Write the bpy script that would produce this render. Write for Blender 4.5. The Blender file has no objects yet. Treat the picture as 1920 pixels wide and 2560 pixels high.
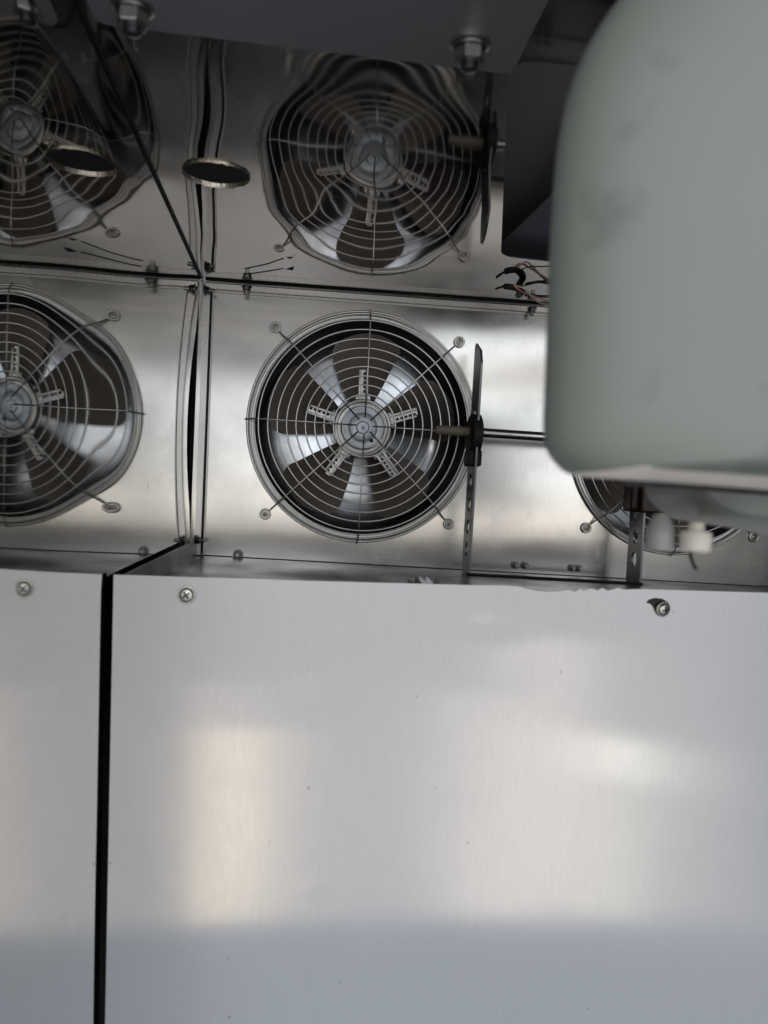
import bpy, bmesh, math, random
from mathutils import Vector, Matrix, noise
random.seed(7)
R = math.radians
sc = bpy.context.scene
COL = sc.collection

# ------------------------------------------------------------------ camera
F = 1922.0                                   # focal length in photo pixels (1920 x 2560)
VP = (753.0, 1233.0)                         # where the cabinet's depth lines meet
ROLL = R(3.3)
CAM = Vector((0, 0, 1.5))
yc = Vector(((VP[0]-960)/F, -(VP[1]-1280)/F, -1)).normalized()
xc = Vector((math.cos(ROLL), -math.sin(ROLL), 0)); xc = (xc - yc*xc.dot(yc)).normalized()
zc = xc.cross(yc)
M3 = Matrix((xc, yc, zc))                    # camera space -> world space
cd = bpy.data.cameras.new('camera'); cam = bpy.data.objects.new('camera', cd); COL.objects.link(cam)
cam.matrix_world = Matrix.Translation(CAM) @ M3.to_4x4()
cd.sensor_fit = 'VERTICAL'; cd.sensor_height = 36; cd.sensor_width = 27
cd.lens = F/2560*36; cd.clip_start = 0.01; cd.clip_end = 200
cd.dof.use_dof = True; cd.dof.focus_distance = 1.08; cd.dof.aperture_fstop = 7.0
sc.camera = cam
def ray(u, v): return M3 @ Vector(((u-960)/F, -(v-1280)/F, -1))
def onY(u, v, Y):
    d = ray(u, v); return CAM + d*((Y-CAM.y)/d.y)
def onPlane(u, v, p0, n):
    d = ray(u, v); return CAM + d*((p0-CAM).dot(n)/d.dot(n))

# ------------------------------------------------------------------ light
w = bpy.data.worlds.new('World'); sc.world = w; w.use_nodes = True
w.node_tree.nodes['Background'].inputs[0].default_value = (0.81, 0.88, 1.0, 1)
w.node_tree.nodes['Background'].inputs[1].default_value = 0.47
def area(name, loc, target, sx, sy, L, col):
    d = bpy.data.lights.new(name, 'AREA'); d.shape = 'RECTANGLE'; d.size = sx; d.size_y = sy
    d.energy = L*math.pi*sx*sy; d.color = col
    o = bpy.data.objects.new(name, d); COL.objects.link(o); o.location = loc
    o.rotation_euler = (Vector(target)-Vector(loc)).to_track_quat('-Z', 'Y').to_euler()
    return o
# daylight reaching the cabinet's open front from the place behind the photographer
def window(name, x0, x1, z0, z1, y, L, col): area(name, ((x0+x1)/2, y, (z0+z1)/2), ((x0+x1)/2, 0, (z0+z1)/2), x1-x0, z1-z0, L, col)
window('daylight_high', -2.4, 2.8, 1.58, 3.9, -2.6, 1.22, (0.95, 0.98, 1.0))
window('daylight_horizon', -2.4, 2.8, 1.33, 1.58, -2.6, 1.4, (1.0, 0.88, 0.72))
window('daylight_low', -1.6, 2.0, -0.2, 1.30, -1.75, 0.165, (1.0, 0.84, 0.66))
window('doorway_narrow', -0.315, -0.085, -0.2, 0.56, -1.74, 0.70, (1.0, 0.80, 0.52))
window('doorway_narrow_head', -0.315, -0.20, 0.56, 0.74, -1.74, 0.45, (1.0, 0.74, 0.58))
window('doorway_wide', 0.86, 1.20, -0.2, 0.97, -1.74, 0.32, (1.0, 0.86, 0.74))
window('doorway_step', 0.66, 0.86, -0.2, 0.74, -1.74, 0.30, (1.0, 0.85, 0.76))
window('doorway_side', 1.20, 1.46, -0.2, 0.60, -1.74, 0.40, (1.0, 0.93, 0.72))
window('bright_pane', 1.30, 1.46, 0.40, 0.56, -1.72, 0.7, (1.0, 0.98, 0.88))
sc.view_settings.view_transform = 'Standard'; sc.view_settings.look = 'None'
sc.view_settings.exposure = 0.3; sc.view_settings.gamma = 1.0
sc.render.engine = 'CYCLES'
sc.cycles.max_bounces = 14; sc.cycles.glossy_bounces = 10

# ------------------------------------------------------------------ materials
def mat(name):
    m = bpy.data.materials.new(name); m.use_nodes = True
    nt = m.node_tree; return m, nt, nt.nodes['Principled BSDF'], nt.nodes.new, nt.links.new
def ramp(new, stops):
    r = new('ShaderNodeValToRGB')
    r.color_ramp.elements[0].position, r.color_ramp.elements[0].color = stops[0][0], (*[stops[0][1]]*3, 1)
    r.color_ramp.elements[1].position, r.color_ramp.elements[1].color = stops[1][0], (*[stops[1][1]]*3, 1)
    return r
DENTS = []
def steel(name, base=(0.6, 0.59, 0.57), rough=0.18, aniso=0.0, rot=0.0, wave=0.0, wave_scale=5.0,
          grain=(300, 300, 3), grain_amt=0.02, smudge=0.08, spots=0.0, dark=0.35, smscale=6.0, spotdark=0.28, dents=()):
    m, nt, p, new, link = mat(name)
    p.inputs['Metallic'].default_value = 1
    tc = new('ShaderNodeTexCoord')
    mp = new('ShaderNodeMapping'); mp.inputs['Scale'].default_value = grain; link(tc.outputs['Object'], mp.inputs[0])
    g = new('ShaderNodeTexNoise'); g.inputs['Scale'].default_value = 1; g.inputs['Detail'].default_value = 3; link(mp.outputs[0], g.inputs['Vector'])
    s = new('ShaderNodeTexNoise'); s.inputs['Scale'].default_value = smscale; s.inputs['Detail'].default_value = 6; s.inputs['Roughness'].default_value = 0.62
    link(tc.outputs['Object'], s.inputs['Vector'])
    sr = ramp(new, ((0.42, 0), (0.72, 1))); link(s.outputs[0], sr.inputs[0])
    # roughness = rough + smudges + grain
    a = new('ShaderNodeMath'); a.operation = 'MULTIPLY_ADD'; link(sr.outputs[0], a.inputs[0]); a.inputs[1].default_value = smudge; a.inputs[2].default_value = rough
    b = new('ShaderNodeMath'); b.operation = 'MULTIPLY_ADD'; link(g.outputs[0], b.inputs[0]); b.inputs[1].default_value = grain_amt*2; link(a.outputs[0], b.inputs[2])
    link(b.outputs[0], p.inputs['Roughness'])
    # colour: small stains and grain
    c = new('ShaderNodeMix'); c.data_type = 'RGBA'; c.inputs[6].default_value = (*base, 1); c.inputs[7].default_value = (*[x*(1-dark) for x in base], 1)
    gm = ramp(new, ((0.35, 0), (0.75, 0.45))); link(g.outputs[0], gm.inputs[0])
    if spots:
        v = new('ShaderNodeTexVoronoi'); v.inputs['Scale'].default_value = spots; link(tc.outputs['Object'], v.inputs['Vector'])
        n2 = new('ShaderNodeTexNoise'); n2.inputs['Scale'].default_value = spots*0.9; link(tc.outputs['Object'], n2.inputs['Vector'])
        th = new('ShaderNodeMath'); th.operation = 'MULTIPLY_ADD'; link(n2.outputs[0], th.inputs[0]); th.inputs[1].default_value = 0.55; th.inputs[2].default_value = -0.275
        lt = new('ShaderNodeMath'); lt.operation = 'LESS_THAN'; link(v.outputs['Distance'], lt.inputs[0]); link(th.outputs[0], lt.inputs[1])
    link(gm.outputs[0], c.inputs[0]); cout = c.outputs[2]
    if spots:
        c2 = new('ShaderNodeMix'); c2.data_type = 'RGBA'; link(cout, c2.inputs[6]); c2.inputs[7].default_value = (*[x*(1-spotdark) for x in base], 1)
        link(lt.outputs[0], c2.inputs[0]); cout = c2.outputs[2]
    link(cout, p.inputs['Base Color'])
    if aniso:
        p.inputs['Anisotropic'].default_value = aniso; p.inputs['Anisotropic Rotation'].default_value = rot
        t = new('ShaderNodeTangent'); t.direction_type = 'UV_MAP'; t.uv_map = 'UVMap'; link(t.outputs[0], p.inputs['Tangent'])
    if wave:
        n = new('ShaderNodeTexNoise'); n.inputs['Scale'].default_value = wave_scale; n.inputs['Detail'].default_value = 1.0; link(tc.outputs['Object'], n.inputs['Vector'])
        bp = new('ShaderNodeBump'); bp.inputs['Strength'].default_value = 1; bp.inputs['Distance'].default_value = wave; link(n.outputs[0], bp.inputs['Height'])
        out = bp.outputs[0]
        for (x, y, z, rx, rz, h) in dents:      # knocks in the sheet
            dm = new('ShaderNodeMapping'); dm.vector_type = 'TEXTURE'; dm.inputs['Location'].default_value = (x, y, z); dm.inputs['Scale'].default_value = (rx, 1, rz); link(tc.outputs['Object'], dm.inputs[0])
            gr = new('ShaderNodeTexGradient'); gr.gradient_type = 'QUADRATIC_SPHERE'; link(dm.outputs[0], gr.inputs[0])
            b2 = new('ShaderNodeBump'); b2.inputs['Distance'].default_value = h; link(gr.outputs[1], b2.inputs['Height']); link(out, b2.inputs['Normal']); out = b2.outputs[0]
        link(out, p.inputs['Normal'])
    return m
def paint(name, col, rough=0.5, metallic=0.0, var=0.12, vscale=9.0, spec=0.5, bump=0.0, bscale=400, detail=5, dirt=0.0):
    m, nt, p, new, link = mat(name)
    tc = new('ShaderNodeTexCoord'); n = new('ShaderNodeTexNoise'); n.inputs['Scale'].default_value = vscale; n.inputs['Detail'].default_value = detail
    link(tc.outputs['Object'], n.inputs['Vector'])
    c = new('ShaderNodeMix'); c.data_type = 'RGBA'; c.inputs[6].default_value = (*[x*(1-var) for x in col], 1); c.inputs[7].default_value = (*[min(1, x*(1+var)) for x in col], 1)
    link(n.outputs[0], c.inputs[0]); cout = c.outputs[2]
    if dirt:
        dn = new('ShaderNodeTexNoise'); dn.inputs['Scale'].default_value = 22; dn.inputs['Detail'].default_value = 3; link(tc.outputs['Object'], dn.inputs['Vector'])
        dr = ramp(new, ((0.57, 0), (0.76, dirt))); link(dn.outputs[0], dr.inputs[0])
        c2 = new('ShaderNodeMix'); c2.data_type = 'RGBA'; link(cout, c2.inputs[6]); c2.inputs[7].default_value = (*[x*0.35 for x in col], 1); link(dr.outputs[0], c2.inputs[0]); cout = c2.outputs[2]
    link(cout, p.inputs['Base Color'])
    r = new('ShaderNodeMath'); r.operation = 'MULTIPLY_ADD'; link(n.outputs[0], r.inputs[0]); r.inputs[1].default_value = 0.15; r.inputs[2].default_value = rough-0.07; link(r.outputs[0], p.inputs['Roughness'])
    p.inputs['Metallic'].default_value = metallic; p.inputs['Specular IOR Level'].default_value = spec
    if bump:
        b = new('ShaderNodeTexNoise'); b.inputs['Scale'].default_value = bscale; link(tc.outputs['Object'], b.inputs['Vector'])
        bp = new('ShaderNodeBump'); bp.inputs['Distance'].default_value = bump; link(b.outputs[0], bp.inputs['Height']); link(bp.outputs[0], p.inputs['Normal'])
    return m
MT = {}
MT['panel'] = steel('brushed_panel_steel', (0.68, 0.675, 0.665), 0.115, 0.9, 0.0, wave=0.0011, wave_scale=3.0, grain=(1500, 1500, 60), grain_amt=0.010, smudge=0.05, spots=52, dark=0.10, dents=[(*onY(u, v, 0.643), rx, rz, h) for u, v, rx, rz, h in ((798, 1580, .022, .014, .00030), (785, 1675, .030, .034, .00045), (384, 2200, .030, .016, .00012), (790, 2215, .030, .018, .00016), (1260, 2010, .07, .022, .00035), (1210, 1560, .07, .03, -.0003))])
MT['wall'] = steel('stainless_wall', (0.64, 0.63, 0.605), 0.20, 0.7, 0.0, wave=0.00025, wave_scale=4.0, grain=(1200, 1200, 40), grain_amt=0.015, smudge=0.10, spots=34, dark=0.15, spotdark=0.16)
MT['mirror'] = steel('polished_wall_steel', (0.58, 0.575, 0.555), 0.018, 0.0, wave=0.0, grain=(700, 20, 500), grain_amt=0.003, smudge=0.03, spots=16, dark=0.15)
MT['ceil'] = steel('polished_ceiling_steel', (0.51, 0.49, 0.472), 0.022, 0.0, wave=0.003, wave_scale=5.5, grain=(20, 600, 600), grain_amt=0.004, smudge=0.04, spots=12, dark=0.15)
MT['plate'] = paint('satin_plate_paint', (0.40, 0.385, 0.42), 0.42, metallic=0.5, var=0.06)
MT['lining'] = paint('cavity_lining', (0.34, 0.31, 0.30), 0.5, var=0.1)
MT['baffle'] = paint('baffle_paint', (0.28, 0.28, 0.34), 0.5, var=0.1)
MT['edge'] = paint('edge_glint_paint', (0.82, 0.80, 0.76), 0.3, metallic=0.35, var=0.06)  # pale colour stands in for the glint along folded edges
MT['trim'] = steel('trim_steel', (0.55, 0.54, 0.52), 0.25, smudge=0.1)
MT['wire'] = paint('guard_wire_zinc', (0.84, 0.825, 0.79), 0.30, metallic=1.0, var=0.08, vscale=40)
MT['bolt'] = steel('bolt_steel', (0.66, 0.64, 0.58), 0.28, grain=(300, 300, 300), grain_amt=0.06, smudge=0.12)
MT['rod'] = steel('ground_rod_steel', (0.7, 0.69, 0.67), 0.16)
MT['bracket'] = steel('bracket_steel', (0.24, 0.24, 0.245), 0.36, smudge=0.12)
MT['blade'] = paint('blade_metal', (0.50, 0.44, 0.39), 0.45, metallic=0.1, var=0.12, vscale=30)
MT['hub'] = paint('cast_hub_zinc', (0.58, 0.63, 0.67), 0.40, metallic=0.8, var=0.45, vscale=330, detail=2)
MT['arm'] = steel('fan_arm_steel', (0.66, 0.64, 0.61), 0.3, smudge=0.1)
MT['duct'] = steel('outlet_plate_steel', (0.72, 0.76, 0.82), 0.16, wave=0.004, wave_scale=9, grain=(40, 40, 40), smudge=0.15, dark=0.3)
MT['floor'] = steel('stained_floor_steel', (0.13, 0.125, 0.13), 0.26, smudge=0.2, spots=18)
MT['black'] = paint('black_rubber', (0.012, 0.012, 0.012), 0.6)
MT['dark'] = paint('cavity_shade', (0.022, 0.021, 0.022), 0.7)  # near-black colour stands in for shade inside shell, duct and cover
MT['recess'] = paint('recess_shade', (0.01, 0.01, 0.01), 0.5)  # black stands in for the shade in recesses, slots and holes
MT['box'] = paint('grey_green_enamel', (0.238, 0.256, 0.222), 0.40, var=0.06, vscale=14, spec=0.4, dirt=0.75)
MT['lip'] = paint('lip_bounce_beige', (0.90, 0.81, 0.70), 0.30, metallic=0.0, var=0.04)  # beige finish that also carries light bounced up from the panel
MT['cream'] = paint('cream_nylon', (0.80, 0.76, 0.66), 0.4, var=0.04)
MT['gland'] = paint('grey_nylon', (0.36, 0.375, 0.35), 0.35, var=0.05)
MT['sleeve'] = paint('brown_sleeve', (0.26, 0.225, 0.17), 0.45)
MT['redbrown'] = paint('red_brown_block', (0.04, 0.013, 0.010), 0.4, var=0.5, vscale=40)
MT['copper'] = paint('pink_wire', (0.55, 0.28, 0.2), 0.45)
MT['whitewire'] = paint('pale_wire', (0.6, 0.52, 0.46), 0.45)
MT['burr'] = steel('burred_edge', (0.75, 0.68, 0.55), 0.25, grain=(500, 500, 500), grain_amt=0.2, smudge=0.2, dark=0.8)

# ------------------------------------------------------------------ mesh helpers
def to_obj(name, bm, m, parent=None, smooth=False, uv=None, mods=()):
    me = bpy.data.meshes.new(name)
    bmesh.ops.recalc_face_normals(bm, faces=bm.faces)
    if smooth:
        for f in bm.faces: f.smooth = True
    if uv:
        l = bm.loops.layers.uv.new('UVMap')
        for f in bm.faces:
            for lp in f.loops: lp[l].uv = (lp.vert.co[uv[0]], lp.vert.co[uv[1]])
    bm.to_mesh(me); bm.free(); me.materials.append(MT[m])
    return link_mesh(name, me, parent)
def link_mesh(name, me, parent=None):
    o = bpy.data.objects.new(name, me); COL.objects.link(o)
    if parent: o.parent = parent
    return o
def tag(o, label, cat, group=None):
    o['label'] = label; o['category'] = cat
    if group: o['group'] = group
    return o
def struct(o): o['kind'] = 'structure'; return o
def empty(name, mw):
    o = bpy.data.objects.new(name, None); COL.objects.link(o); o.empty_display_size = 0.02
    o.matrix_world = mw; return o
def weld_smooth(o, ang=40):
    me = o.data
    for p in me.polygons: p.use_smooth = True
    bm = bmesh.new(); bm.from_mesh(me)
    for e in bm.edges:
        if len(e.link_faces) == 2 and e.calc_face_angle(0) > R(ang): e.smooth = False
    bm.to_mesh(me); bm.free(); return o
def box(bm, x0, x1, y0, y1, z0, z1, bev=0.0):
    r = bmesh.ops.create_cube(bm, size=1)['verts']
    for v in r: v.co = Vector(((x0+x1)/2+v.co.x*(x1-x0), (y0+y1)/2+v.co.y*(y1-y0), (z0+z1)/2+v.co.z*(z1-z0)))
    if bev:
        es = list({e for v in r for e in v.link_edges})
        bmesh.ops.bevel(bm, geom=es, offset=bev, segments=2, affect='EDGES', profile=0.5)
    return r
def lathe(bm, prof, n=24, axis='Z'):
    """prof: (radius, height) points; revolves about the axis"""
    rows = []
    for r, h in prof:
        row = []
        for i in range(n):
            a = 2*math.pi*i/n; x, y = r*math.cos(a), r*math.sin(a)
            row.append(bm.verts.new({'Z': (x, y, h), 'Y': (x, h, y), 'X': (h, x, y)}[axis]))
        rows.append(row)
    for a, b in zip(rows, rows[1:]):
        for i in range(n): bm.faces.new((a[i], a[(i+1) % n], b[(i+1) % n], b[i]))
    for row, p in ((rows[0], prof[0]), (rows[-1], prof[-1])):
        if p[0] > 1e-6: bm.faces.new(row)
    bmesh.ops.remove_doubles(bm, verts=[v for r in (rows[0], rows[-1]) for v in r], dist=1e-7)
def tube(bm, pts, r, n=8, closed=False):
    pts = [Vector(p) for p in pts]; rows = []; N = len(pts)
    for i, p in enumerate(pts):
        if closed: t = pts[(i+1) % N]-pts[i-1]
        else: t = pts[min(i+1, N-1)]-pts[max(i-1, 0)]
        t.normalize()
        up = Vector((0, 1, 0)) if abs(t.y) < 0.9 else Vector((0, 0, 1))
        s = t.cross(up).normalized(); u = s.cross(t)
        rr = r[i] if isinstance(r, (list, tuple)) else r
        rows.append([bm.verts.new(p+s*rr*math.cos(2*math.pi*k/n)+u*rr*math.sin(2*math.pi*k/n)) for k in range(n)])
    rng = range(N) if closed else range(N-1)
    for i in rng:
        a, b = rows[i], rows[(i+1) % N]
        for k in range(n): bm.faces.new((a[k], a[(k+1) % n], b[(k+1) % n], b[k]))
    if not closed: bm.faces.new(rows[0]); bm.faces.new(rows[-1])
def sheet_with_holes(bm, outer, holes):
    from mathutils.geometry import tessellate_polygon
    vs = [bm.verts.new(p) for l in [outer]+holes for p in l]
    for t in tessellate_polygon([outer]+holes):
        try: bm.faces.new([vs[k] for k in t])
        except ValueError: pass
def prism(bm, pts, vec):
    """closed solid from a planar outline pushed along vec"""
    a = [bm.verts.new(p) for p in pts]; b = [bm.verts.new(Vector(p)+vec) for p in pts]; n = len(pts)
    bm.faces.new(a); bm.faces.new(b[::-1])
    for i in range(n): bm.faces.new((a[i], a[(i+1) % n], b[(i+1) % n], b[i]))

# ------------------------------------------------------------------ the cabinet's planes
YB, YP = 1.16, 0.643                              # back wall, front cover
TL, TR = onY(507, 703, YB), onY(1370, 766, YB)
BL, BR = onY(481, 1388, YB), onY(1380, 1438, YB)
WF = onY(261, 1480, YP)                           # left wall where the front cover meets it
nL = (BL-TL).cross(WF-TL).normalized()
if nL.x < 0: nL = -nL
SF = onPlane(190, 0, TL, nL)                      # ceiling seam nearer the camera
nC = (TR-TL).cross(SF-TL).normalized()
if nC.z > 0: nC = -nC
def wallX0(y, z): return TL.x - ((y-TL.y)*nL.y+(z-TL.z)*nL.z)/nL.x
_w = onY(246, 2560, YP); WK = (_w.x-wallX0(YP, _w.z))/(WF.z-_w.z)
def wallX(y, z): return wallX0(y, z)+WK*max(0, WF.z-z)
def ceilZ(x, y): return TL.z - ((x-TL.x)*nC.x+(y-TL.y)*nC.y)/nC.z
def seam(y): return TL + (SF-TL)*((y-TL.y)/(SF.y-TL.y))
def onC(u, v, dz=0.0): return onPlane(u, v, TL+Vector((0, 0, dz)), nC)
def floorZ(x): return BL.z+(BR.z-BL.z)*(x-BL.x)/(BR.x-BL.x)
XR = 1.05                                          # right end of the cabinet, out of view
print('TL', TL, 'BL', BL, 'nL', nL, 'nC', nC, 'seam front', SF)

# fan positions on the back wall
FAN1 = onY(908, 1068, YB); FAN2 = onY(1690, 1112, YB)
RO = 0.1615                                         # opening radius

# ------------------------------------------------------------------ back wall
bm = bmesh.new()
def circ(c, r, n=64): return [Vector((c.x+r*math.cos(2*math.pi*i/n), c.y, c.z+r*math.sin(2*math.pi*i/n))) for i in range(n)]
ztr = TL.z+(TR.z-TL.z)*(XR-TL.x)/(TR.x-TL.x)
outer = [Vector((TL.x-0.004, YB, TL.z+0.01)), Vector((XR, YB, ztr+0.01)), Vector((XR, YB, floorZ(XR)-0.01)), Vector((BL.x-0.004, YB, BL.z-0.01))]
sheet_with_holes(bm, outer, [circ(FAN1, RO), circ(FAN2, RO)])
back = struct(to_obj('back_wall', bm, 'wall', uv=(0, 2)))
mo = back.modifiers.new('thick', 'SOLIDIFY'); mo.thickness = 0.0015; mo.offset = -1 if back.data.polygons[0].normal.y < 0 else 1
# top angle strip, corner strip
def strip_between(a, b, w, d, name, m, parent, bev=0.0008, up=None):
    """bar from a to b, w wide along up, d deep towards the camera"""
    a, b = Vector(a), Vector(b); t = (b-a).normalized(); up = (up-t*up.dot(t)).normalized(); f = Vector((0, -1, 0)); f = (f-t*f.dot(t)-up*f.dot(up)).normalized()
    bm = bmesh.new(); r = bmesh.ops.create_cube(bm, size=1)['verts']; L = (b-a).length
    for v in r: v.co = (a+b)/2+t*v.co.x*L+up*(v.co.y+0.5)*w+f*(v.co.z+0.5)*d
    bmesh.ops.bevel(bm, geom=bm.edges[:], offset=bev, segments=2, affect='EDGES')
    return to_obj(name, bm, m, parent)
Zu, Xu = Vector((0, 0, 1)), Vector((1, 0, 0))
rt = Vector((XR, YB-0.0005, ztr))
lt = TL+Vector((0.004, -0.0005, 0))
strip_between(lt+Zu*-0.012, rt+Zu*-0.012, 0.0075, 0.010, 'top_flange', 'trim', back, up=Zu)
strip_between(lt+Zu*-0.0150, rt+Zu*-0.0150, 0.0026, 0.003, 'edge_glint', 'edge', back, up=Zu)  # pale strip painted as the glint on the flange edge
strip_between(lt+Zu*-0.0042, rt+Zu*-0.0042, 0.0020, 0.006, 'gap_shade', 'black', back, up=Zu)  # solid black strip painted as the shade in the gap
strip_between(BL+Vector((0.004, -0.0005, -0.002)), Vector((XR, YB-0.0005, floorZ(XR)-0.002)), 0.0036, 0.0022, 'gap_shade', 'black', back, up=Zu)
strip_between(BL+Vector((0.004, -0.0005, 0.002)), TL+Vector((0.004, -0.0005, -0.016)), 0.009, 0.013, 'corner_flange', 'trim', back, up=Xu)
strip_between(BL+Vector((0.0155, -0.0005, 0.002)), TL+Vector((0.0155, -0.0005, -0.016)), 0.0022, 0.003, 'edge_glint', 'edge', back, up=Xu)
strip_between(BL+Vector((0.0132, -0.0005, 0.002)), TL+Vector((0.0132, -0.0005, -0.016)), 0.0020, 0.0045, 'gap_shade', 'black', back, up=Xu)

# ------------------------------------------------------------------ left wall (a polished sheet that bows a little)
bm = bmesh.new(); NY, NZ = 150, 150; zlo = 0.55
y0, y1 = 0.02, YB-0.014
dents = [  # (y, z, sigma_y, sigma_z, depth): hammered and oil-canned places
    (0.30, 1.62, 0.30, 0.45, 0.0105), (0.60, 1.555, 0.075, 0.045, -0.0007), (0.52, 1.80, 0.10, 0.04, -0.0006), (0.75, 1.78, 0.06, 0.05, 0.0006)]
grid = []
for i in range(NY+1):
    y = y0+(y1-y0)*i/NY; zt = seam(y).z; row = []
    for j in range(NZ+1):
        z = zlo+(zt-zlo)*(j/NZ)**0.75
        d = sum(a*math.exp(-((y-p)/sy)**2-((z-q)/sz)**2) for p, q, sy, sz, a in dents)
        d += 0.0006*noise.noise(Vector((y*4.2, z*4.2, 3.1)))
        k = max(0, min(1, (zt-z)/0.07)); d *= k*k*(3-2*k)                # held flat along the ceiling seam
        s = max(0, min(1, (y-0.80)/(y1-0.80)))                       # rear edge springs away from the corner flange
        h = (z-BL.z)/(TL.z-BL.z)
        if 0 < h < 1: d -= 0.0085*s*s*math.sin(math.pi*h)**0.8
        row.append(bm.verts.new((wallX(y, z)+d, y, z)))
    grid.append(row)
for i in range(NY):
    for j in range(NZ): bm.faces.new((grid[i][j], grid[i+1][j], grid[i+1][j+1], grid[i][j+1]))
lw = struct(to_obj('wall_left', bm, 'mirror', smooth=True, uv=(1, 2)))

# ------------------------------------------------------------------ ceiling with round hole and rounded cut-out
hc = onC(541, 434); hr = (onC(625, 434)-onC(457, 425)).length/2
he = [hc+Vector((hr*math.cos(t), hr*0.92*math.sin(t), 0)) for t in [2*math.pi*i/48 for i in range(48)]]
def rounded(pts, r, k=6):
    out = []
    for i, p in enumerate(pts):
        a = (pts[i-1]-p).normalized(); b = (pts[(i+1) % len(pts)]-p).normalized()
        for j in range(k+1):
            t = j/k; out.append(p+a*r*(1-t)**2+b*r*t**2)
    return out
cut = rounded([onC(1252, 641), onC(1272, 150), onC(1900, 200), onC(2100, 735)], 0.022)
def toC(p): return Vector((p.x, p.y, ceilZ(p.x, p.y)))
bm = bmesh.new()
sa, sb = seam(0.20), TL
out = [Vector((sb.x-0.002, YB-0.001, 0)), Vector((XR, YB-0.001, 0)), Vector((XR, 0.20, 0)), Vector((sa.x-0.002, 0.20, 0))]
sheet_with_holes(bm, [toC(p) for p in out], [[toC(p) for p in he], [toC(p) for p in cut]])
ceil = struct(to_obj('ceiling', bm, 'ceil'))
mo = ceil.modifiers.new('thick', 'SOLIDIFY'); mo.thickness = 0.0015; mo.offset = -1 if ceil.data.polygons[0].normal.z < 0 else 1
# burred lip of the round hole
bm = bmesh.new(); N = 72; rows = [[], [], []]
for i in range(N):
    t = 2*math.pi*i/N; q = 1+0.012*random.uniform(-1, 1)
    for r_, (k, dz) in zip(rows, ((1.016*q, 0.0004), (1.0, -0.0015-0.0015*random.random()), (0.99*q, 0.0025))):
        p = hc+Vector((hr*k*math.cos(t), hr*0.92*k*math.sin(t), 0)); p = toC(p); p.z += dz; r_.append(bm.verts.new(p))
for a, b in zip(rows, rows[1:]):
    for i in range(N): bm.faces.new((a[i], a[(i+1) % N], b[(i+1) % N], b[i]))
to_obj('burred_rim', bm, 'burr', ceil)
# ceiling seam bead along the left wall
a, b = seam(0.2), seam(YB-0.02)
bm = bmesh.new(); tube(bm, [a+Vector((0.001, 0, -0.0005)), b+Vector((0.001, 0, -0.0005))], 0.0016, 6); to_obj('seam_bead', bm, 'black', ceil)

# ------------------------------------------------------------------ floor pan with upturned edge
bm = bmesh.new(); yf = YP+0.004
fl = [Vector((wallX(YB, BL.z)+0.008, YB-0.001, 0)), Vector((XR, YB-0.001, 0)), Vector((XR, yf, 0)), Vector((wallX(yf, BL.z)+0.008, yf, 0))]
fl = [Vector((p.x, p.y, floorZ(p.x))) for p in fl]
vs = [bm.verts.new(p) for p in fl]; bm.faces.new(vs)
up = onPlane(487, 1345, TL, nL).z-BL.z
e0 = bm.verts.new(fl[0]+Vector((-0.0015, -0.012, up))); e1 = bm.verts.new(fl[3]+Vector((-0.0015, 0, up*0.92)))
bm.faces.new((vs[0], vs[3], e1, e0))
floor = struct(to_obj('floor', bm, 'floor', uv=(0, 1)))
mo = floor.modifiers.new('thick', 'SOLIDIFY'); mo.thickness = 0.0012; mo.offset = 0

# ------------------------------------------------------------------ unseen dark shell added to block outside light
bm = bmesh.new(); xl = wallX(0.3, 1.0)-0.10; zt = TL.z+0.30; yb = YB+0.14
sh = [(xl, 0.05), (xl, yb), (XR+0.05, yb), (XR+0.05, 0.05)]
lo = [bm.verts.new((x, y, 0.5)) for x, y in sh]; hi = [bm.verts.new((x, y, zt)) for x, y in sh]
for i in (0, 2): bm.faces.new((lo[i], lo[i+1], hi[i+1], hi[i]))
bm.faces.new(hi); bm.faces.new(lo)
Pb = [Vector((x, yb, z)) for x, z in ((xl, 0.5), (XR+0.05, 0.5), (XR+0.05, zt), (xl, zt))]
sheet_with_holes(bm, Pb, [])
struct(to_obj('light_block_shell', bm, 'dark'))
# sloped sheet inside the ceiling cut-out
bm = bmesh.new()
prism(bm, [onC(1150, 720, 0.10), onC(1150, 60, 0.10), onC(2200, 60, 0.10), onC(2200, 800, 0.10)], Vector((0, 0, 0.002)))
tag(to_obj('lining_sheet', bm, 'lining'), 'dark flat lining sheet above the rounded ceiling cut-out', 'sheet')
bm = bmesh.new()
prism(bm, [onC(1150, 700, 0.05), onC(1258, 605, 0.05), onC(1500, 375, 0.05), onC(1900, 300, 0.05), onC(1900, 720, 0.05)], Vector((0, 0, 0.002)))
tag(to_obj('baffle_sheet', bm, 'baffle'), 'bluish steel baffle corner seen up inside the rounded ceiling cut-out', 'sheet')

# ------------------------------------------------------------------ front cover panel
P0, P1 = onY(284, 1437, YP), onY(1960, 1484, YP)
top = []
pts = [(284, 1437), (470, 1443), (700, 1450), (880, 1455), (1040, 1459), (1180, 1463), (1260, 1464), (1300, 1467), (1322, 1473), (1345, 1478), (1368, 1481), (1400, 1480), (1425, 1476), (1436, 1480),
       (1448, 1472), (1460, 1477), (1478, 1471), (1494, 1476), (1506, 1470), (1520, 1477), (1545, 1470), (1560, 1474), (1600, 1472.5), (1750, 1477), (1960, 1483)]
for u, v in pts: top.append(onY(u, v, YP))
dr = (top[-1]-top[0]).normalized()
top.append(top[-1]+dr*0.30)
pb = onY(262, 2600, YP); pb = pb+(pb-P0).normalized()*0.12
outline = top+[Vector((top[-1].x, YP, pb.z)), pb]
bm = bmesh.new(); prism(bm, outline, Vector((0, 0.0015, 0)))
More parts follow.
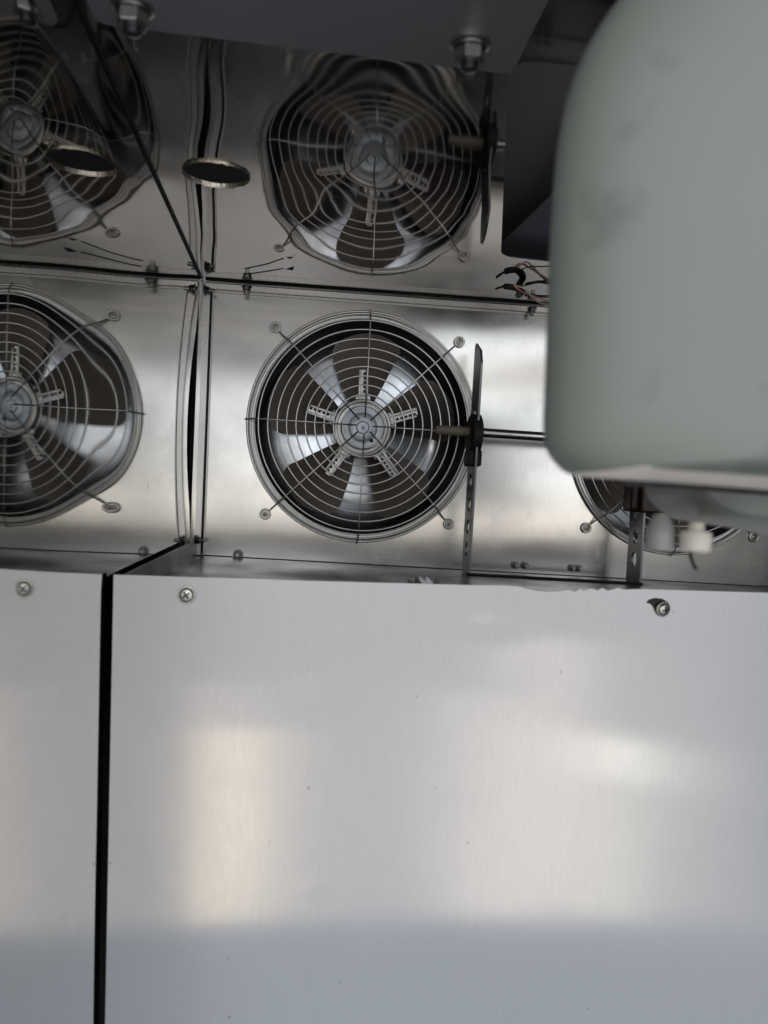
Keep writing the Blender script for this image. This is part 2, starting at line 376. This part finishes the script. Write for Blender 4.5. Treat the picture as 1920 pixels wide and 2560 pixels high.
fp = to_obj('cover_sheet', bm, 'panel', uv=(0, 2))
panel = empty('front_panel', Matrix.Translation((P0.x, YP, pb.z)))
fp.parent = panel; fp.matrix_parent_inverse = panel.matrix_world.inverted()
tag(panel, 'large brushed stainless cover panel with a chewed top edge below the fans', 'panel')
def child(o, p): o.parent = p; o.matrix_parent_inverse = p.matrix_world.inverted(); return o
# left return edge, added dark back sheet and the bent tab
bm = bmesh.new(); prism(bm, [P0+Vector((0.0002, 0.0016, -0.0006)), P0+Vector((0.0002, 0.02, -0.0006)), pb+Vector((0.0002, 0.02, 0)), pb+Vector((0.0002, 0.0016, 0))], Vector((0.0012, 0, 0)))
child(to_obj('side_return', bm, 'dark'), panel)
bm = bmesh.new(); prism(bm, [p+Vector((0.004 if i == 0 else 0, 0.0019, -0.004)) for i, p in enumerate(top)]+[Vector((top[-1].x, YP+0.0019, pb.z)), pb+Vector((0.004, 0.0019, 0))], Vector((0, 0.0012, 0)))
child(to_obj('added_dark_back', bm, 'dark'), panel)  # unseen dark sheet added so the steel reflects less light
bm = bmesh.new()
for i in range(6):
    c = onY(1030+i*15, 1459+i*0.4, YP+0.004); 
    vs = [bm.verts.new(c+Vector((-0.004, random.uniform(-.002, .002), -0.001))), bm.verts.new(c+Vector((0.005, random.uniform(-.002, .002), -0.001))), bm.verts.new(c+Vector((random.uniform(-.004, .004), 0.003, 0.002+0.0045*math.sin((i+.7)/6*3.1))))]
    bm.faces.new(vs)
child(to_obj('torn_tab', bm, 'bracket'), panel)

# screws -------------------------------------------------------------------------
def screw_meshes():
    b = bmesh.new(); lathe(b, [(0.0068, 0), (0.0068, 0.0006), (0.0064, 0.0011), (0.0030, 0.0013)], 28)
    for f in b.faces: f.smooth = False
    m1 = b
    b2 = bmesh.new(); lathe(b2, [(0.0056, 0.0009), (0.0056, 0.0017), (0.0050, 0.0027), (0.0038, 0.0034), (0.0018, 0.0038), (0.0, 0.0039)], 28)
    b3 = bmesh.new(); box(b3, -0.0031, 0.0031, -0.00062, 0.00062, 0.0028, 0.00405); box(b3, -0.00062, 0.00062, -0.0031, 0.0031, 0.0028, 0.0041)  # raised black cross stands in for shade in the recess
    return m1, b2, b3
def pan_screw(name, pos, normal, spin, parent=None, s=1.0, washer=True):
    q = Vector(normal).to_track_quat('Z', 'Y').to_matrix().to_4x4()
    mw = Matrix.Translation(pos) @ q @ Matrix.Rotation(spin, 4, 'Z') @ Matrix.Scale(s, 4)
    m1, m2, m3 = screw_meshes()
    h = weld_smooth(to_obj(name, m2, 'bolt'), 50); h.matrix_world = mw
    wa = to_obj('washer', m1, 'bolt', h); rc = to_obj('recess', m3, 'recess', h)
    if parent: h.parent = parent; h.matrix_parent_inverse = parent.matrix_world.inverted(); 
    return h
pan_screw('screw', onY(467, 1487, YP-0.0001), (0, -1, 0), 0.65, panel, 1.12)
# right screw sits crooked in a torn hole
sp = onY(1654, 1519, YP-0.0002)
bm = bmesh.new()
hp = [onY(1654+a, 1517+b_, YP-0.0006) for a, b_ in ((-30, -18), (-16, -22), (2, -20), (16, -12), (20, 2), (14, 14), (0, 18), (-12, 12), (-20, 2), (-26, -6), (-38, -10))]
prism(bm, hp, Vector((0, 0.0003, 0))); child(to_obj('torn_hole', bm, 'recess'), panel)  # black patch laid on the sheet for the hole's inner shade
pan_screw('screw', sp+Vector((0.001, -0.0008, -0.001)), (0.22, -1, -0.12), 0.25, panel, 1.05)

# ------------------------------------------------------------------ fans
FM = {}
def fan_meshes():
    # rotor blade: swept, pitched and dished sheet
    b = bmesh.new(); nr, na = 9, 8; rows = []
    for i in range(nr):
        t = i/(nr-1); r = 0.046+(0.150-0.046)*t
        hw = 0.019+0.036*min(1, t*1.2)**0.9 - (0.006*max(0, t-0.8)/0.2)
        row = []
        for j in range(na):
            s = -1+2*j/(na-1); arc = s*hw
            rr = r-0.010*max(0, t-0.7)/0.3*s*s
            a = arc/rr+0.05*(t-0.5)
            y = 0.036-arc*math.tan(R(27-9*t))+0.006*(1-s*s)
            row.append(b.verts.new((rr*math.sin(a), y, rr*math.cos(a))))
        rows.append(row)
    for i in range(nr-1):
        for j in range(na-1): b.faces.new((rows[i][j], rows[i][j+1], rows[i+1][j+1], rows[i+1][j]))
    bmesh.ops.solidify(b, geom=b.faces[:], thickness=0.0014)
    FM['blade'] = ('blade', b)
    # arm: pressed channel with two slots
    b = bmesh.new()
    box(b, -0.0075, -0.0035, 0.012, 0.020, 0.040, 0.089, 0.0008); box(b, 0.0035, 0.0075, 0.014, 0.020, 0.040, 0.086, 0.0008)
    box(b, -0.0034, 0.0034, 0.018, 0.021, 0.040, 0.089)
    box(b, -0.012, 0.012, 0.016, 0.024, 0.038, 0.052, 0.002)
    FM['arm'] = ('arm', b)
    b = bmesh.new()
    for k in range(5): box(b, 0.0002, 0.0033, 0.0165, 0.0182, 0.054+k*0.0068, 0.0585+k*0.0068)  # black blocks stand in for shade in the slots
    FM['slot'] = ('recess', b)
    # motor can, rim and cap
    b = bmesh.new(); lathe(b, [(0.046, 0.070), (0.046, 0.024), (0.0445, 0.012), (0.0425, 0.008), (0.0395, 0.0075), (0.0385, 0.010), (0.0380, 0.016)], 56, 'Y'); FM['motor_can'] = ('arm', b)
    b = bmesh.new(); lathe(b, [(0.0335, 0.016), (0.0335, 0.009), (0.0320, 0.0072), (0.024, 0.0064), (0.0215, 0.0075), (0.0195, 0.0063), (0.010, 0.0060), (0.0085, 0.0045), (0.0055, 0.0042), (0.0, 0.0040)], 56, 'Y'); FM['cap'] = ('hub', b)
    b = bmesh.new(); lathe(b, [(0.0336, 0.0172), (0.0382, 0.0172)], 48, 'Y'); FM['groove'] = ('recess', b)
    b = bmesh.new(); lathe(b, [(0.0028, 0.0065), (0.0028, 0.0052), (0.0, 0.0050)], 14, 'Y'); FM['dimple'] = ('recess', b)
    b = bmesh.new(); lathe(b, [(0.0030, 0.0065), (0.0030, 0.0040), (0.0012, 0.0030), (0.0, 0.0030)], 6, 'Y'); FM['nut'] = ('bolt', b)
    # duct ring
    b = bmesh.new(); pr = [(0.1617, -0.0010), (0.1595, 0.006), (0.1580, 0.02), (0.1580, 0.090), (0.159, 0.105)]
    n = 72; rows = []
    for r, h in pr: rows.append([b.verts.new((r*math.cos(2*math.pi*i/n), h, r*math.sin(2*math.pi*i/n))) for i in range(n)])
    for a, c in zip(rows, rows[1:]):
        for i in range(n): b.faces.new((a[i], a[(i+1) % n], c[(i+1) % n], c[i]))
    FM['duct_ring'] = ('dark', b)
    b = bmesh.new(); rows = []
    for r, h in [(0.1735, -0.0012), (0.1735, -0.0026), (0.170, -0.0036), (0.1650, -0.0040), (0.1622, -0.0030), (0.1622, -0.0012)]: rows.append([b.verts.new((r*math.cos(2*math.pi*i/n), h, r*math.sin(2*math.pi*i/n))) for i in range(n)])
    for a, c in zip(rows, rows[1:]):
        for i in range(n): b.faces.new((a[i], a[(i+1) % n], c[(i+1) % n], c[i]))
    FM['duct_flange'] = ('trim', b)
    b = bmesh.new(); lathe(b, [(0.159, 0.086), (0.150, 0.0815), (0.100, 0.0795), (0.060, 0.0787), (0.047, 0.0785), (0.0, 0.0785)], 64, 'Y')   # polished outlet plate behind the blades
    FM['outlet_plate'] = ('duct', b)
fan_meshes()
FMESH = {}
def fm(key, name=None):
    if key not in FMESH:
        m, b = FM[key]; o = to_obj(key, b, m); weld_smooth(o, 38); FMESH[key] = o.data; bpy.data.objects.remove(o)
    return FMESH[key]
RING = {}
def ring_mesh(r, wr):
    k = (r, wr)
    if k not in RING:
        b = bmesh.new(); tube(b, [(r*math.cos(2*math.pi*i/88), 0, r*math.sin(2*math.pi*i/88)) for i in range(88)], wr, 7, True)
        o = to_obj('ring', b, 'wire', smooth=True); RING[k] = o.data; bpy.data.objects.remove(o)
    return RING[k]
def spoke_mesh(diag):
    k = 'd' if diag else 's'
    if k not in RING:
        b = bmesh.new()
        if diag:
            tube(b, [(0, -0.026, 0.012), (0, -0.0265, 0.08), (0, -0.0255, 0.150), (0, -0.020, 0.166), (0, -0.006, 0.178), (0, -0.0026, 0.190)], 0.00125, 7)
        else:
            tube(b, [(0, -0.026, 0.012), (0, -0.0265, 0.08), (0, -0.0255, 0.150), (0, -0.019, 0.166), (0, -0.004, 0.176)], 0.00115, 7)
        o = to_obj('spoke', b, 'wire', smooth=True); RING[k] = o.data; bpy.data.objects.remove(o)
    return RING[k]
def make_fan(pos, label, spin):
    t = empty('axial_fan', Matrix.Translation(pos)); tag(t, label, 'fan', 'axial fans in the back wall')
    link_mesh('duct_ring', fm('duct_ring'), t); link_mesh('duct_flange', fm('duct_flange'), t); link_mesh('outlet_plate', fm('outlet_plate'), t)
    mc = link_mesh('motor_can', fm('motor_can'), t)
    cp = link_mesh('motor_cap', fm('cap'), t); link_mesh('groove', fm('groove'), mc)
    d = link_mesh('dimple', fm('dimple'), cp); d.location = (0.014, 0, -0.019)
    for k in range(3):
        d = link_mesh('rivet', fm('nut'), cp); a = R(100+120*k); d.location = (0.0265*math.cos(a), 0.004, 0.0265*math.sin(a)); d.scale = (0.8, 1, 0.8)
    link_mesh('centre_nut', fm('nut'), cp)
    for k in range(5):
        a = R(spin+72*k)
        o = link_mesh('blade', fm('blade'), t); o.rotation_euler = (0, a, 0)
        o = link_mesh('blade_arm', fm('arm'), t); o.rotation_euler = (0, a-R(1), 0)
        s = link_mesh('slot_row', fm('slot'), o)
    g = link_mesh('guard', ring_mesh(0.1725, 0.0020), t); g.location = (0, -0.0045, 0)
    def gring(r, y, wr=0.00115): o = link_mesh('guard_ring', ring_mesh(r, wr), g); o.location = (0, y+0.0045, 0)
    gring(0.1672, -0.0135, 0.0014)
    for k in range(10): gring(0.0325+0.01365*k, -0.0245 if k < 9 else -0.0240, 0.0013)
    for k in range(8):
        o = link_mesh('guard_spoke', spoke_mesh(k % 2 == 1), g); o.rotation_euler = (0, R(45*k), 0); o.location = (0, 0.0045, 0)
        if k % 2:
            a = R(45*k); p = Vector((0.1965*math.sin(a), 0.0015, 0.1965*math.cos(a)))
            e = link_mesh('mounting_eye', ring_mesh(0.0068, 0.0017), g); e.location = p
            s = pan_screw('eye_screw', (0, 0, 0), (0, -1, 0), k*0.7, None, 0.62); 
            s.parent = g; s.location = p+Vector((0, 0.002, 0))
            for ch in list(s.children):
                pass
    return t
make_fan(FAN1, 'round steel fan with wire guard on the back wall, fully uncovered beside the corner', -1)
make_fan(FAN2, 'second wire-guarded fan, mostly hidden behind the grey-green housing', 17)

# ------------------------------------------------------------------ shaft, brackets
XA = (onY(1178, 1200, 1.10)).x; XB = (onY(1592, 1300, 1.10)).x
def bracket_upright(x, ztop, name='upright'):
    zb = floorZ(x)+0.001; bm = bmesh.new(); ya, yb_ = 1.075, 1.122
    holes = []
    z = zb+0.035
    loop = [Vector((x, ya, zb)), Vector((x, ya, ztop-0.035)), Vector((x, ya+0.010, ztop-0.016)), Vector((x, yb_-0.006, ztop)), Vector((x, yb_, ztop-0.004)), Vector((x, yb_, zb))]
    while z < ztop-0.075:
        holes.append([Vector((x, (ya+yb_)/2+0.0085*math.cos(2*math.pi*i/16), z+0.011*math.sin(2*math.pi*i/16))) for i in range(16)])
        z += 0.033
    sheet_with_holes(bm, loop, holes)
    o = to_obj(name, bm, 'bracket'); m = o.modifiers.new('thick', 'SOLIDIFY'); m.thickness = 0.003; m.offset = 0
    return o
rodp = onY(1182, 1080, 1.098); zA = rodp.z
ztopA = onY(1193, 858, 1.115).z
br = empty('shaft_bracket', Matrix.Translation((XA, 1.10, floorZ(XA))))
tag(br, 'dark slotted steel bracket frame carrying the rod in front of the fans', 'bracket')
child(bracket_upright(XA, ztopA), br)
o = child(bracket_upright(XB, ztopA-0.03), br); o['label'] = 'wide dark upright below the grey-green housing'
def disc(x, y, z, r, h, m, name, n=32):
    bm = bmesh.new(); lathe(bm, [(r*0.86, -h/2), (r, -h/2+0.002), (r, h/2-0.002), (r*0.86, h/2)], n, 'X')
    o = weld_smooth(to_obj(name, bm, m), 40); o.location = (x, y, z); bpy.context.view_layer.update(); return o
child(disc(XA, 1.098, zA-0.004, 0.030, 0.016, 'black', 'bearing'), br)
bm = bmesh.new(); box(bm, -0.010, 0.010, -0.016, 0.016, -0.050, -0.026, 0.003); o = to_obj('bearing_foot', bm, 'black'); o.location = (XA, 1.098, zA); bpy.context.view_layer.update(); child(o, br)
zq = onY(1600, 1230, 1.09).z
bm = bmesh.new(); box(bm, -0.022, 0.020, -0.018, 0.018, -0.030, 0.042, 0.006); box(bm, -0.012, 0.034, -0.030, -0.022, -0.030, 0.012, 0.003)
o = to_obj('clamp_block', bm, 'redbrown'); o.location = (XB, 1.09, zq); bpy.context.view_layer.update(); child(o, br); o['label'] = 'red-brown clamp block on the upright'
bm = bmesh.new(); box(bm, XA-0.004, XB+0.004, 1.074, 1.080, floorZ(XA)+0.0005, floorZ(XA)+0.004, 0.0008)
for v in bm.verts: v.co.z += floorZ(v.co.x)-floorZ(XA)
child(to_obj('base_bar', bm, 'black'), br)

# rod
rod = empty('shaft', Matrix.Translation((XA, 1.098, zA))); tag(rod, 'thin polished steel rod with a brown sleeve on its end', 'rod')
bm = bmesh.new(); lathe(bm, [(0.0, -0.004), (0.0068, -0.004), (0.0068, 0.50), (0.0, 0.50)], 24, 'X'); weld_smooth(to_obj('bar', bm, 'rod', rod))
bm = bmesh.new(); lathe(bm, [(0.0, -0.058), (0.0055, -0.057), (0.0066, -0.052), (0.0072, -0.010), (0.0066, -0.007), (0.0, -0.0068)], 24, 'X'); weld_smooth(to_obj('sleeve', bm, 'sleeve', rod))

# ------------------------------------------------------------------ small nuts and bolts along the seams
def small_bolt(name, pos, normal, label, grp, s=1.0):
    q = Vector(normal).to_track_quat('Z', 'Y').to_matrix().to_4x4(); t = empty(name, Matrix.Translation(pos) @ q @ Matrix.Scale(s*1.25, 4))
    tag(t, label, 'bolt', grp)
    b = bmesh.new(); lathe(b, [(0.0052, 0), (0.0052, 0.0009), (0.0022, 0.0010)], 20); to_obj('washer', b, 'bracket', t)
    b = bmesh.new(); lathe(b, [(0.0040, 0.001), (0.0040, 0.0042), (0.0034, 0.0048), (0.0022, 0.0048)], 6); to_obj('nut', b, 'bracket', t)
    b = bmesh.new(); lathe(b, [(0.0026, -0.0130), (0.0040, -0.0125), (0.0040, -0.0088), (0.0054, -0.0085), (0.0054, -0.0074), (0.0020, -0.0072)], 12); to_obj('head', b, 'bracket', t)
    b = bmesh.new(); lathe(b, [(0.0020, 0.0045), (0.0020, 0.0090), (0.0014, 0.0096)], 12); to_obj('stud', b, 'bolt', t)
    return t
fr = Vector((0, -1, 0)); G = 'small nuts along the cabinet seams'
small_bolt('seam_nut', onY(617, 716, YB-0.012), (0, -0.12, -1), 'small nut on the ceiling seam beside the cable tie', G, 1.15)
small_bolt('seam_nut', onY(1330, 770, YB-0.012), (0, -0.12, -1), 'small nut on the ceiling seam under the pink wires', G, 1.1)
small_bolt('seam_nut', onY(512, 726, YB-0.017), (1, -0.2, 0), 'small nut at the top of the corner strip', G, 1.15)
small_bolt('seam_nut', onY(488, 1350, YB-0.022), (1, -0.2, 0), 'small nut at the foot of the corner strip', G, 1.15)
small_bolt('seam_nut', onY(595, 1386, YB-0.002), fr, 'small nut on the floor seam below the uncovered fan', G, 1.15)
small_bolt('seam_nut', onY(1288, 1413, YB-0.002), fr, 'small paired nut on the floor seam between the two uprights', G, 0.9)
small_bolt('seam_nut', onY(1312, 1414, YB-0.002), fr, 'small paired nut on the floor seam between the two uprights', G, 0.9)
small_bolt('seam_nut', onY(1430, 1420, YB-0.002), fr, 'small nut on the floor seam, first of two beside the wide upright', G, 0.9)
small_bolt('seam_nut', onY(1446, 1421, YB-0.002), fr, 'small nut on the floor seam almost touching the wide upright', G, 0.9)

# cable tie tail near the ceiling seam
q0, q1, q2 = onC(612, 686, -0.004), onC(668, 678, -0.005), onC(735, 667, -0.008)
bm = bmesh.new(); tube(bm, [q0, q1, q1.lerp(q2, 0.6)], 0.0009, 6); a, b = q1.lerp(q2, 0.68), q2
prism(bm, [a+Vector((0, 0, -0.001)), a+Vector((0.010, 0, -0.0018)), b+Vector((0, 0, -0.0005)), b+Vector((0, 0, 0.0008)), a+Vector((0.006, 0, 0.0016))], Vector((0, 0.0012, 0)))
tag(to_obj('cable_tie', bm, 'black'), 'thin dark cable tie tail with a flat tip at the ceiling seam', 'cable tie')

# wires at the ceiling seam
wr = empty('wire_bundle', Matrix.Translation(onC(1290, 722, -0.002))); tag(wr, 'black sheathed cable with bare pink wires on the ceiling seam', 'cable')
def wire(name, px, r, m, dy=0.02):
    P = [onC(u, v, 0.012-d) for u, v, d in px]; fine = []
    for i in range(len(P)-1):
        p0, p1, p2, p3 = P[max(i-1, 0)], P[i], P[i+1], P[min(i+2, len(P)-1)]
        for k in range(6):
            t = k/6; fine.append(0.5*((2*p1)+(p2-p0)*t+(2*p0-5*p1+4*p2-p3)*t*t+(3*p1-p0-3*p2+p3)*t**3))
    fine.append(P[-1]); bm = bmesh.new(); tube(bm, fine, r, 8); return child(to_obj(name, bm, m, smooth=True), wr)
wire('sheath', [(1240, 722, .02), (1262, 716, .022), (1288, 720, .024), (1305, 728, .022), (1296, 738, .02)], [0.0016]*6+[0.0042]*8+[0.0048]*11, 'black')
wire('strand', [(1284, 712, .024), (1300, 726, .03), (1325, 738, .03), (1350, 746, .028), (1385, 758, .026)], 0.0014, 'copper')
wire('strand', [(1290, 714, .024), (1312, 722, .03), (1330, 742, .032), (1352, 757, .03), (1390, 768, .026)], 0.0013, 'whitewire')
wire('strand', [(1286, 718, .022), (1320, 712, .024), (1350, 704, .022), (1392, 694, .02)], 0.0009, 'black')
wire('sheath', [(1312, 738, .02), (1340, 740, .022), (1360, 741, .022), (1390, 742, .02)], 0.0020, 'black')

# ------------------------------------------------------------------ plate bolted under the ceiling, hex bolts
PT = -0.005
pl0, pl1 = onC(242, 60, PT), onC(1278, 186, PT)
e = (pl1-pl0).normalized(); dn = Vector((0, -1, 0)); dn.z = -(dn.x*nC.x+dn.y*nC.y)/nC.z
dep = 0.36; rr_ = 0.010
A, B = pl0, pl1; C_, D_ = pl1+dn*dep, pl0+dn*dep
def rounded(pts, r, k=5):
    out = []
    for i, p in enumerate(pts):
        a = (pts[i-1]-p).normalized(); b = (pts[(i+1) % len(pts)]-p).normalized()
        for j in range(k+1):
            t = j/k; out.append(p+a*r*(1-t)**2+b*r*t**2)
    return out
bm = bmesh.new(); prism(bm, rounded([A, B, C_, D_], rr_), -nC*0.0042)
tag(to_obj('mounting_plate', bm, 'plate'), 'dull grey rectangular plate bolted flat under the mirror ceiling', 'plate')
def hex_bolt(u, v, label, spin):
    p = onC(u, v, PT); t = empty('hex_bolt', Matrix.Translation(p) @ nC.to_track_quat('Z', 'Y').to_matrix().to_4x4() @ Matrix.Rotation(spin, 4, 'Z')); tag(t, label, 'bolt', 'hex bolts holding the mounting plate')
    b = bmesh.new(); lathe(b, [(0.0135, 0.0002), (0.0135, 0.0016), (0.0130, 0.0020), (0.007, 0.0020)], 36); weld_smooth(to_obj('washer', b, 'bolt', t))
    b = bmesh.new(); lathe(b, [(0.0105, 0.0021), (0.0112, 0.0030), (0.0105, 0.0045), (0.006, 0.0045)], 32); weld_smooth(to_obj('lock_washer', b, 'bracket', t), 60)
    b = bmesh.new(); lathe(b, [(0.0098, 0.0046), (0.0102, 0.0052), (0.0102, 0.0120), (0.0092, 0.0130), (0.0060, 0.0130)], 6); to_obj('hex_head', b, 'bolt', t)
    b = bmesh.new(); prof = [(0.0056, 0.0128)]
    for k in range(4): prof += [(0.0058, 0.0135+k*0.0012), (0.0050, 0.0141+k*0.0012)]
    prof += [(0.0042, 0.0186), (0.0, 0.0186)]
    lathe(b, prof, 20); weld_smooth(to_obj('thread_end', b, 'bracket', t), 60)
    return t
hex_bolt(333, 15, 'worn hex bolt under the ceiling plate, close to the sloping wall seam', 0.3)
hex_bolt(1176, 108, 'worn hex bolt under the ceiling plate, beside the grey-green housing', 0.2)

# ------------------------------------------------------------------ grey-green housing in the foreground
YF = 0.30
hs = empty('equipment_housing', Matrix.Translation(onY(1650, 1190, YF))); tag(hs, 'smooth grey-green enamelled housing with rounded corners and a lower lip painted beige for light from below', 'housing')
ol = [(1690, -170), (1610, -80), (1545, 0), (1484, 90), (1438, 190), (1408, 300), (1391, 420), (1381, 560), (1374, 700), (1367, 900), (1362, 1030), (1362, 1085), (1372, 1128), (1392, 1158), (1424, 1184), (1480, 1193), (1640, 1204), (1800, 1215), (1920, 1225)]
def smooth_px(px, k=4):
    out = []; n = len(px)
    for i in range(n-1):
        p0, p1, p2, p3 = px[max(i-1, 0)], px[i], px[i+1], px[min(i+2, n-1)]
        for j in range(k):
            t = j/k; out.append(tuple(0.5*(2*p1[c]+(p2[c]-p0[c])*t+(2*p0[c]-5*p1[c]+4*p2[c]-p3[c])*t*t+(3*p1[c]-p0[c]-3*p2[c]+p3[c])*t**3) for c in (0, 1)))
    out.append(px[-1]); return out
def shell(name, px, yr, depth, bev, m, closing, seg=8, bz=None, m2=None, back=0.004, back_in=0.1):
    """rounded solid: outline px traced at its rear plane yr, coming forward by depth; the edges roll over by bev"""
    P = [onY(u, v, yr) for u, v in px]; P += [P[-1]+Vector(closing), Vector((P[-1].x+closing[0], yr, P[0].z))]
    n = len(P); cen = Vector((max(p.x for p in P)*0.6+min(p.x for p in P)*0.4, yr, (max(p.z for p in P)+min(p.z for p in P))/2))
    hx = cen.x-min(p.x for p in P); hz = (max(p.z for p in P)-min(p.z for p in P))/2
    nrm = [Vector(((cen.x-p.x)/hx, 0, (cen.z-p.z)/hz*((bz or bev)/bev))) for p in P]
    layers = [(-back, bev*back_in), (-0.002, 0.0)]+[(depth*math.sin(math.pi/2*k/seg), bev*(1-math.cos(math.pi/2*k/seg))) for k in range(seg+1)]
    bm = bmesh.new(); rows = [[bm.verts.new(P[i]+nrm[i]*ins-Vector((0, dy, 0))) for i in range(n)] for dy, ins in layers]
    for a, b in zip(rows, rows[1:]):
        for i in range(n): bm.faces.new((a[i], a[(i+1) % n], b[(i+1) % n], b[i]))
    for row, y in ((rows[0], yr+back), (rows[-1], yr-depth)):
        c = bm.verts.new((cen.x, y, cen.z))
        for i in range(n): bm.faces.new((row[i], row[(i+1) % n], c))
    if m2:      # rolled lower lip, its beige includes light bounced from below
        lipf = set(); i0 = min(range(n), key=lambda i: (P[i]-onY(1426, 1184, yr)).length)
        bm.faces.ensure_lookup_table()
        for L in range(0, seg-2):
            for i in range(i0, n-2): bm.faces[L*n+i].material_index = 1
    o = weld_smooth(to_obj(name, bm, m), 50)
    if m2: o.data.materials.append(MT[m2])
    return o
YR = 0.30
child(shell('housing_shell', smooth_px(ol), YR, 0.036, 0.075, 'box', (0.36, 0, 0), bz=0.012, m2='lip', back=0.10, back_in=0.7), hs)
child(shell('rear_gasket', [(1560, 1150), (1562, 1206), (1575, 1214), (1700, 1222), (1920, 1238)], YR+0.03, 0.011, 0.002, 'black', (0.36, 0, 0)), hs)
child(shell('lower_cover', smooth_px([(1610, 1150), (1618, 1226), (1640, 1262), (1680, 1292), (1740, 1306), (1830, 1320), (1920, 1338)]), YR+0.085, 0.05, 0.008, 'box', (0.36, 0, 0)), hs)
# cable gland under the cover
gl = empty('cable_gland', Matrix.Translation(onY(1742, 1300, YF+0.06))); tag(gl, 'grey nylon cable gland with a cream nut under the grey-green housing', 'cable gland')
k = (YF+0.06)/F
def local_lathe(name, m, prof, n, par, loc=(0, 0, 0)):
    b = bmesh.new(); lathe(b, [(r*k, h*k) for r, h in prof], n); o = weld_smooth(to_obj(name, b, m, par), 35); o.location = loc; return o
local_lathe('gland_nut', 'cream', [(0, -84), (32, -84), (40, -78), (41, -40), (37, -30), (0, -30)], 24, gl)
local_lathe('neck', 'cream', [(0, -31), (19, -31), (22, -20), (17, -6), (0, -4)], 18, gl)
local_lathe('gland_body', 'gland', [(0, -86), (36, -86), (40, -76), (40, -40), (34, -20), (20, 10), (0, 10)], 24, gl, (-66*k, 0.012, 0))
b = bmesh.new(); tube(b, [Vector((2, 30, -80))*k, Vector((20, 60, -96))*k, Vector((46, 90, -122))*k, Vector((60, 100, -136))*k], 5*k, 8); to_obj('cable_stub', b, 'black', gl, smooth=True)
